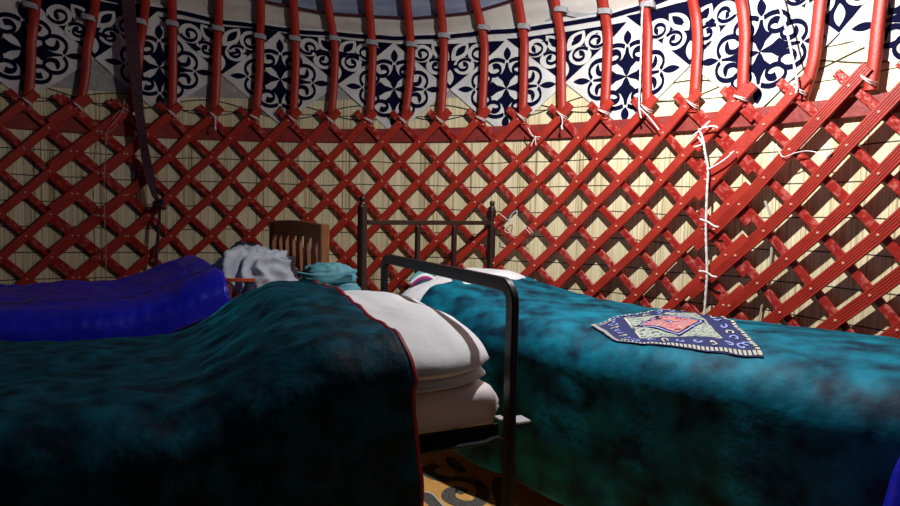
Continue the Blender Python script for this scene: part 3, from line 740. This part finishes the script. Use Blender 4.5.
# embroidered panel lying on that blanket: corners in (a, b)
def ab(p):
    d = Vector((p.x, p.y, 0)) - F2.hr; return d.dot(F2.a), d.dot(F2.b)
import bisect
Lc = (0.22-0.12) + 0.12*PI/2 + (W2B - 0.24) + 0.12*PI/2 + (0.56-0.12)
def on2(a, b, off):
    rad = 0.12; out = 0.02
    if b < rad: t = math.acos(max(-1, min(1, 1 - (b + out)/(rad + out)))); d = (0.22-rad) + rad*t
    elif b < W2B - rad: d = (0.22-rad) + rad*PI/2 + (b - rad)
    else: t = math.asin(max(-1, min(1, (b - W2B + rad)/(rad + out)))); d = (0.22-rad) + rad*PI/2 + (W2B - 2*rad) + rad*t
    v = d/Lc; aa0 = 0.13 + edge2(v); u = (a - aa0)/(2.06 - aa0)
    return fn2(u, v) + Vector((0, 0, 0.011 + off))
def hit2(px, py):
    z = 0.63
    for _ in range(12):
        p = atz(px, py, z); a, b = ab(p); z = 0.5*z + 0.5*on2(a, min(max(b, 0.0), W2B), 0).z
    return Vector(ab(atz(px, py, z)))
PC = [hit2(590, 325.5), hit2(709, 317), hit2(764, 357.5), hit2(616, 350.5)]
def EP(s, t):   # bilinear in the panel, s along, t down
    p = PC[0]*(1-s)*(1-t) + PC[1]*s*(1-t) + PC[2]*s*t + PC[3]*(1-s)*t
    return p
def ES(x, y, off):
    p = EP(x, y); return on2(p.x, p.y, off)
def equad(poly, off, mb, mi, res=0.08): tri_fill(poly, ES, off, mb, res=res/2, mi=mi)
def ering(x0, x1, y0, y1, w_, off, mb, mi):
    equad([(x0, y0), (x1, y0), (x1, y0+w_), (x0, y0+w_)], off, mb, mi); equad([(x0, y1-w_), (x1, y1-w_), (x1, y1), (x0, y1)], off, mb, mi)
    equad([(x0, y0+w_), (x0+w_, y0+w_), (x0+w_, y1-w_), (x0, y1-w_)], off, mb, mi); equad([(x1-w_, y0+w_), (x1, y0+w_), (x1, y1-w_), (x1-w_, y1-w_)], off, mb, mi)
mb = MB(); NAVE = mat('navy_panel', (0.006, 0.014, 0.085), 0.85)
mats = [NAVE, EGREEN, PINK, LAV, CREAM, NAVY]
equad([(0, 0), (1, 0), (1, 1), (0, 1)], 0.001, mb, 0)
k = 34
for e in range(4):       # dashed cream border
    for q in range(k):
        a0, a1 = (q + 0.12)/k, (q + 0.75)/k; w0, w1 = 0.004, 0.030
        Q = {0: [(a0, w0), (a1, w0), (a1, w1), (a0, w1)], 1: [(1-w1, a0), (1-w0, a0), (1-w0, a1), (1-w1, a1)], 2: [(a0, 1-w1), (a1, 1-w1), (a1, 1-w0), (a0, 1-w0)], 3: [(w0, a0), (w1, a0), (w1, a1), (w0, a1)]}[e]
        equad(Q, 0.003, mb, 4, res=1)
equad([(0.22, 0.16), (0.80, 0.16), (0.80, 0.84), (0.22, 0.84)], 0.0022, mb, 1)
D = [(0.51, 0.17), (0.79, 0.5), (0.51, 0.83), (0.23, 0.5)]
equad(D, 0.003, mb, 5)
sc_ = lambda P_, s: [(0.51 + (x-0.51)*s, 0.5 + (y-0.5)*s) for x, y in P_]
equad(sc_(D, 0.93), 0.0036, mb, 3); equad(sc_(D, 0.86), 0.0042, mb, 5); equad(sc_(D, 0.80), 0.0048, mb, 2)
stroke([Vector((0.22, 0.16)), Vector((0.80, 0.16)), Vector((0.80, 0.84)), Vector((0.22, 0.84)), Vector((0.22, 0.16))], 0.016, ES, 0.0034, mb, 4)
for q in range(8):       # little star in the middle
    a = q*PI/4; equad([(0.51 + 0.01*cos(a+1.5), 0.5 + 0.01*sin(a+1.5)), (0.51 + 0.08*cos(a), 0.5 + 0.08*sin(a)), (0.51 - 0.01*cos(a+1.5), 0.5 - 0.01*sin(a+1.5))], 0.0056, mb, 5 if q % 2 else 3, res=1)
for q in range(90):     # specks of stitching in the pink field
    x = random.uniform(-1, 1); y = random.uniform(-1, 1)
    if abs(x) + abs(y) > 0.95: continue
    cx, cy = 0.51 + x*0.28*0.76, 0.5 + y*0.33*0.76
    if (cx-0.51)**2 + (cy-0.5)**2 < 0.008: continue
    a = random.random()*PI; l = 0.012
    stroke([Vector((cx - l*cos(a), cy - l*sin(a))), Vector((cx + l*cos(a), cy + l*sin(a)))], 0.008, ES, 0.0054, mb, random.choice((5, 3, 4)))
for e in range(4):       # curls along the navy border
    for q in range(9):
        t = (q + 0.6)/9.2; c = [(t, 0.095), (0.895, t), (t, 0.91), (0.115, t)][e]
        sp = spiral(c, 0.034, q*2.1 + e, 0.8, 1 if q % 2 else -1, n=10, r1=0.35)
        stroke(sp, 0.013, ES, 0.003, mb, 3 if q % 3 else 4)
tag(mb.build('embroidered_panel', mats, blk2), 'navy bordered diamond panel with pink and cream embroidery')

# ---- striped knit piece on the right bed's pillow
kn = empty('striped_knit', F2.P(0.16, 0.60, 0.74), 'small rolled knit striped teal, white and magenta beside the right pillow', 'knitwear')
stc = [TEALJ, WHITE, MAG, NAVYC, TEALJ, CREAM]
cK = C3(0, 0, 0) + (CAM + ray(424, 286).normalized()*2.92) + Vector((0, 0, 0.012))
dirK = Vector((0.92, 0.35, 0.12)).normalized(); nK = Vector((0, 0, 1))
for q, m_ in enumerate(stc):
    mb = MB(); pts = []
    off = (q - 2.5)*0.0165
    for t in range(13):
        s = t/12 - 0.5
        pts.append(cK + dirK*(s*0.115) + Vector((0.25, -0.45, -0.72))*off + Vector((0, 0, 0.028*cos(s*3) - 0.012)))
    mb.tube(pts, lambda t: 0.0135*(0.55 + 0.45*sin(PI*min(max(t, 0.02), 0.98))), 9); mb.build('stripe_band', m_, kn, smooth=True)

# ---- blue bed at the left
class FB(Frame):
    def hint(s): return (-0.84, -0.54, 0)
F3 = FB((-0.228, 2.385), (0.172, 1.748), 1.85)
W3 = F3.w
bed3 = empty('wooden_bed', F3.P(0.9, W3/2, 0), 'brown wooden bed with slatted headboard behind the grey jacket', 'bed')
for b_, w_ in ((0.0, 0.038), (W3, 0.042)):
    mb = MB(); bar(F3, (0, b_, 0.012), (0, b_, 1.036), w_, w_, mb, 0.005); mb.build('headboard_post', WOOD, bed3)
mb = MB()
pts = [F3.P(0.0, lerp(0.02, W3 - 0.02, k/12), 0.998 + 0.010*sin(PI*k/12)) for k in range(13)]
mb.sweep(pts, [F3.a]*13, rect(0.072, 0.024, 0.004)); mb.build('headboard_rail', WOOD, bed3)
mb = MB(); bar(F3, (0, 0.02, 0.60), (0, W3 - 0.02, 0.60), 0.06, 0.024, mb); mb.build('headboard_rail', WOOD, bed3)
for k in range(6):
    b_ = W3*(k + 1)/7; mb = MB(); R = []
    for q in range(13):
        z = lerp(0.62, 0.975, q/12); hw = 0.020 + 0.016*abs(math.sin((z - 0.62)*8.4 + 0.3))
        R.append([F3.P(x, b_ + y, z) for x, y in ((-0.008, -hw), (0.008, -hw), (0.008, hw), (-0.008, hw))])
    mb.loft(R); mb.build('headboard_slat', WOOD, bed3)
for b_ in (0.015, W3 - 0.015):
    mb = MB(); bar(F3, (0.0, b_, 0.50), (1.84, b_, 0.50), 0.09, 0.024, mb); mb.build('side_rail', WOOD, bed3)
    mb = MB(); bar(F3, (1.84, b_, 0.012), (1.84, b_, 0.60), 0.04, 0.04, mb); mb.build('leg', WOOD, bed3)
mb = MB(); mb.box(F3.P(0.92, W3/2, 0.525), 1.8, W3 - 0.06, 0.014, ax=F3.a, ay=F3.b, az=(0, 0, 1)); mb.build('base_board', WOOD, bed3)
tag(softbox(F3, 0.03, 1.82, 0.02, W3 - 0.03, 0.534, 0.64, 'mattress', TICK, None), 'mattress beneath the royal blue sleeping bag on the left bed', 'mattress')
def top3(a, bb): return 0.745 + 0.125*(1 - sm(a, 0.35, 0.80)) - 0.03*bb
fn3 = blanket_fn(F3, 0.42, 1.84, top3, 0.20, 0.15, rad=0.09, crown=0.0, out=0.03, seed=21, wrk=1.2, fold=0.02)
def fnbag(u, v):
    p = fn3(u, v); 
    # quilting puckers across the bag
    a = u*1.5; puff = 0.003*nz(a*22, v*5, 3) + 0.0025*nz(a*45, v*16); return p + Vector((0, 0, puff*1.0))
bag = empty('sleeping_bag', F3.P(1.0, W3/2, 0.64), 'shiny royal blue sleeping bag spread over the left bed', 'sleeping bag')
mb = gridmesh(fnbag, 150, 90)
# closed head end
gridmesh(lambda u, v: fnbag(0, v)*(1-u) + (F3.P(0.44, lerp(0.02, W3-0.02, v), 0.645))*u + (-F3.a*0.03*sin(PI*u)), 8, 90, mb)
mb.build('quilted_shell', BLUE, bag, smooth=True, solid=0.008, offset=0)
mb = MB(); mb.tube([fnbag(k/60, 0.72) + Vector((0, 0, 0.003)) for k in range(61)], 0.004, 6); mb.build('zip', NAVYC, bag)

# ---- draped lumps of clothing
def lump(c, ex, ey, sx, sy, sz, name, m, parent, seed=0, foldamp=0.02, ff=(7, 3), power=2.6, N=64, flat=0.0):
    """crumpled dome; ex, ey horizontal axes; base at c"""
    mb = MB(); ex = Vector(ex).normalized(); ey = Vector(ey).normalized(); R = []
    for i in range(N//2 + 1):
        th = PI/2*i/(N//2); ring = []
        for j in range(N):
            a = 2*PI*j/N
            k = (abs(cos(a))**power + abs(sin(a))**power)**(-1/power)
            rr = cos(th)**(0.75 - 0.4*flat)*k if i < N//2 else 0.001
            x = rr*cos(a); y = rr*sin(a); z = sin(th)**0.8
            f = nz(x*2.2 + seed, y*2.2, z*1.5)*1.2
            cre = 1 - abs(sin((x*ff[0] + y*ff[1]) + 3.5*nz(x*1.5 + seed, y*2, z*2))); cre = cre**1.5
            d = foldamp*(cre - 0.5)*min(1, 2*rr) + 0.18*foldamp*nz(x*6, y*6, z*4 + seed)*2
            zz = z*(1 + 0.16*f)
            ring.append(c + ex*(x*sx*(1 + d/sx)) + ey*(y*sy*(1 + d/sy)) + Vector((0, 0, zz*sz + d*sin(th))))
        R.append(ring)
    mb.loft(R); return mb.build(name, m, parent, smooth=True, sharp=2.5)
tv = Vector((-0.35, 0.94, 0)).normalized(); th_ = Vector((0.94, 0.35, 0)).normalized()
jc = Vector((-0.155, 1.845, 0.715))
jk = empty('grey_jacket', jc, 'crumpled pale grey jacket with orange trim at the left bed head', 'jacket')
lump(jc + Vector((0, 0, 0.02)), th_, tv, 0.195, 0.18, 0.175, 'jacket_body', GREY, jk, seed=4, foldamp=0.034, ff=(7, -6), N=110)
lump(jc + th_*(-0.03) + tv*0.14 + Vector((0, 0, 0.06)), th_, tv, 0.11, 0.07, 0.160, 'collar', NAVYC, jk, seed=9, foldamp=0.010, ff=(3, 2))
mb = MB()
mb.sweep([jc + th_*x + tv*y + Vector((0, 0, z)) for x, y, z in ((-0.178, -0.07, 0.083), (-0.17, -0.12, 0.080), (-0.12, -0.172, 0.076), (-0.07, -0.184, 0.076), (-0.015, -0.190, 0.075))], [-tv]*5, rect(0.016, 0.008, 0.002))
mb.build('orange_trim', ORANGE, jk, smooth=True)
lump(jc + th_*(0.0) + tv*(-0.17) + Vector((0, 0, -0.01)), th_, tv, 0.03, 0.02, 0.045, 'orange_tab', ORANGE, jk, seed=2, N=20)
mb = MB(); mb.tube(smooth_path([jc + th_*x + tv*y + Vector((0, 0, z)) for x, y, z in ((-0.13, -0.12, 0.05), (-0.135, -0.19, 0.02), (-0.135, -0.21, -0.06), (-0.13, -0.21, -0.14))], 6), lambda t: 0.030 - 0.008*t, 10)
mb.build('hanging_sleeve', DUSK, jk, smooth=True)
mb = MB(); mb.tube(smooth_path([jc + th_*x + tv*y + Vector((0, 0, z)) for x, y, z in ((-0.03, -0.13, 0.06), (-0.04, -0.20, 0.01), (-0.045, -0.215, -0.08))], 6), lambda t: 0.034 - 0.008*t, 10)
mb.build('hanging_sleeve', NAVYC, jk, smooth=True)

tj = F1.P(0.235, 0.02, 0.728)
tg = empty('folded_jacket', tj, 'small folded light teal jacket behind the plump white pillow', 'jacket')
aa = -F1.a; 
for lev, (z0, sx, sy, h, sd) in enumerate(((0.0, 0.120, 0.085, 0.085, 1), (0.070, 0.116, 0.080, 0.062, 6), (0.120, 0.092, 0.068, 0.060, 12))):
    lump(tj + Vector((0, 0, z0)) + aa*0.010*lev, F1.a, F1.b, sx, sy, h, 'folded_layer', TEALJ, tg, seed=sd, foldamp=0.007, ff=(4, 1), power=5, N=48, flat=0.5)
mb = MB(); mb.tube(smooth_path([tj + F1.a*x + F1.b*y + Vector((0, 0, z)) for x, y, z in ((-0.10, 0.07, 0.16), (-0.03, 0.088, 0.150), (0.05, 0.088, 0.148), (0.10, 0.06, 0.155))], 6), 0.007, 6)
mb.build('seam_edge', TEALJ, tg, smooth=True)

# ---- blue bag at the foot of the right bed
bc = Vector((1.72, 0.15, 0.012))
bb_ = empty('stuff_sack', bc, 'dark royal blue sack standing in shadow at the bottom right corner', 'bag')
lump(bc, (1, -0.6, 0), (0.6, 1, 0), 0.16, 0.15, 0.64, 'sack_body', BLUE, bb_, seed=31, foldamp=0.02, power=2.2)
mb = MB(); mb.tube(smooth_path([bc + Vector((x, y, z)) for x, y, z in ((-0.03, 0, 0.60), (-0.02, -0.01, 0.69), (0.03, 0, 0.69), (0.03, 0, 0.60))], 5), 0.008, 6); mb.build('drawstring', NAVYC, bb_)

# ------------------------------------------------------------------ felt rug
def rugP(x, y, off): return Vector((x, y, 0.012 + off))
rug = empty('felt_rug', Vector((0.6, 0.9, 0.0)), 'ochre felt rug with charcoal scrolls on the floor between the beds', 'rug')
mb = MB(); mb.box(Vector((0.55, 0.85, 0.006)), 2.3, 2.6, 0.012, ax=Vector((0.9, 0.43, 0)), az=Vector((0, 0, 1)), bev=0.004); mb.build('felt_base', RUGY, rug)
def gp(x, y): p = atz(x, y, 0.012); return Vector((p.x, p.y, 0))
S1 = [(452, 490), (447, 496), (452, 502), (465, 507), (478, 503), (485, 494), (480, 484), (468, 479), (452, 478), (437, 478), (427, 472), (430, 464), (438, 461)]
S1 = [gp(465, 493), gp(456, 489.5), gp(449, 493), gp(450, 499), gp(462, 504), gp(478, 503), gp(483, 493), gp(478, 484), gp(463, 479.5), gp(444, 479), gp(431, 475), gp(428, 469), gp(437, 465)]
S2 = [gp(500, 478), gp(498, 488), gp(500, 500), gp(506, 512)]
S3 = [gp(410, 492), gp(424, 495), gp(432, 503), gp(440, 512)]
cen = gp(455, 487)
def rot(ps, a, d): return [Vector(((p.x-cen.x)*cos(a) - (p.y-cen.y)*sin(a) + cen.x + d[0], (p.x-cen.x)*sin(a) + (p.y-cen.y)*cos(a) + cen.y + d[1], 0)) for p in ps]
sets = [(S1, 0.055)]
def scroll(S, wd):
    mb = MB(); sp = smooth_path(S, 8)
    stroke([Vector((p.x, p.y)) for p in sp], lambda t: wd*(0.55 + 0.45*sin(PI*min(1, t*1.2 + 0.12))**0.5 if t < 0.72 else 1.0), rugP, 0.002, mb); mb.build('scroll_applique', RUGD, rug)
for S, wd in ((S1, 0.056), (S2, 0.05), (S3, 0.05)): scroll(S, wd)
for a, d in ((2.2, (0.55, 0.12)), (3.4, (-0.5, 0.15)), (1.1, (0.1, 0.60)), (4.0, (-0.2, -0.6)), (0.6, (0.45, -0.6)), (2.8, (-0.75, -0.4))): scroll(rot(S1, a, d), 0.056)
mb = MB()
for S in (S2, S3):
    sp = smooth_path(S, 8); mb.tube([Vector((p.x + 0.028, p.y, 0.016)) for p in sp], 0.004, 6)
mb.build('white_cord', RUGW, rug)
# shoe tip / strap lying on the rug
mb = MB(); p0 = gp(449, 462); p1 = gp(463, 473); d = (p1 - p0)
R = []
for q in range(11):
    t = q/10; c = p0 + d*t + Vector((0, 0, 0.016)); s = Vector((-d.y, d.x, 0)).normalized(); hw = 0.020*(0.6 + 0.4*sin(PI*min(1, t + 0.2))); h = 0.018
    R.append([c - s*hw, c - s*hw*0.8 + Vector((0, 0, h)), c + s*hw*0.8 + Vector((0, 0, h)), c + s*hw])
mb.loft(R); tag(mb.build('rubber_strap', RUBBER, smooth=True), 'short black rubber strap lying on the ochre rug under the near bed', 'strap')
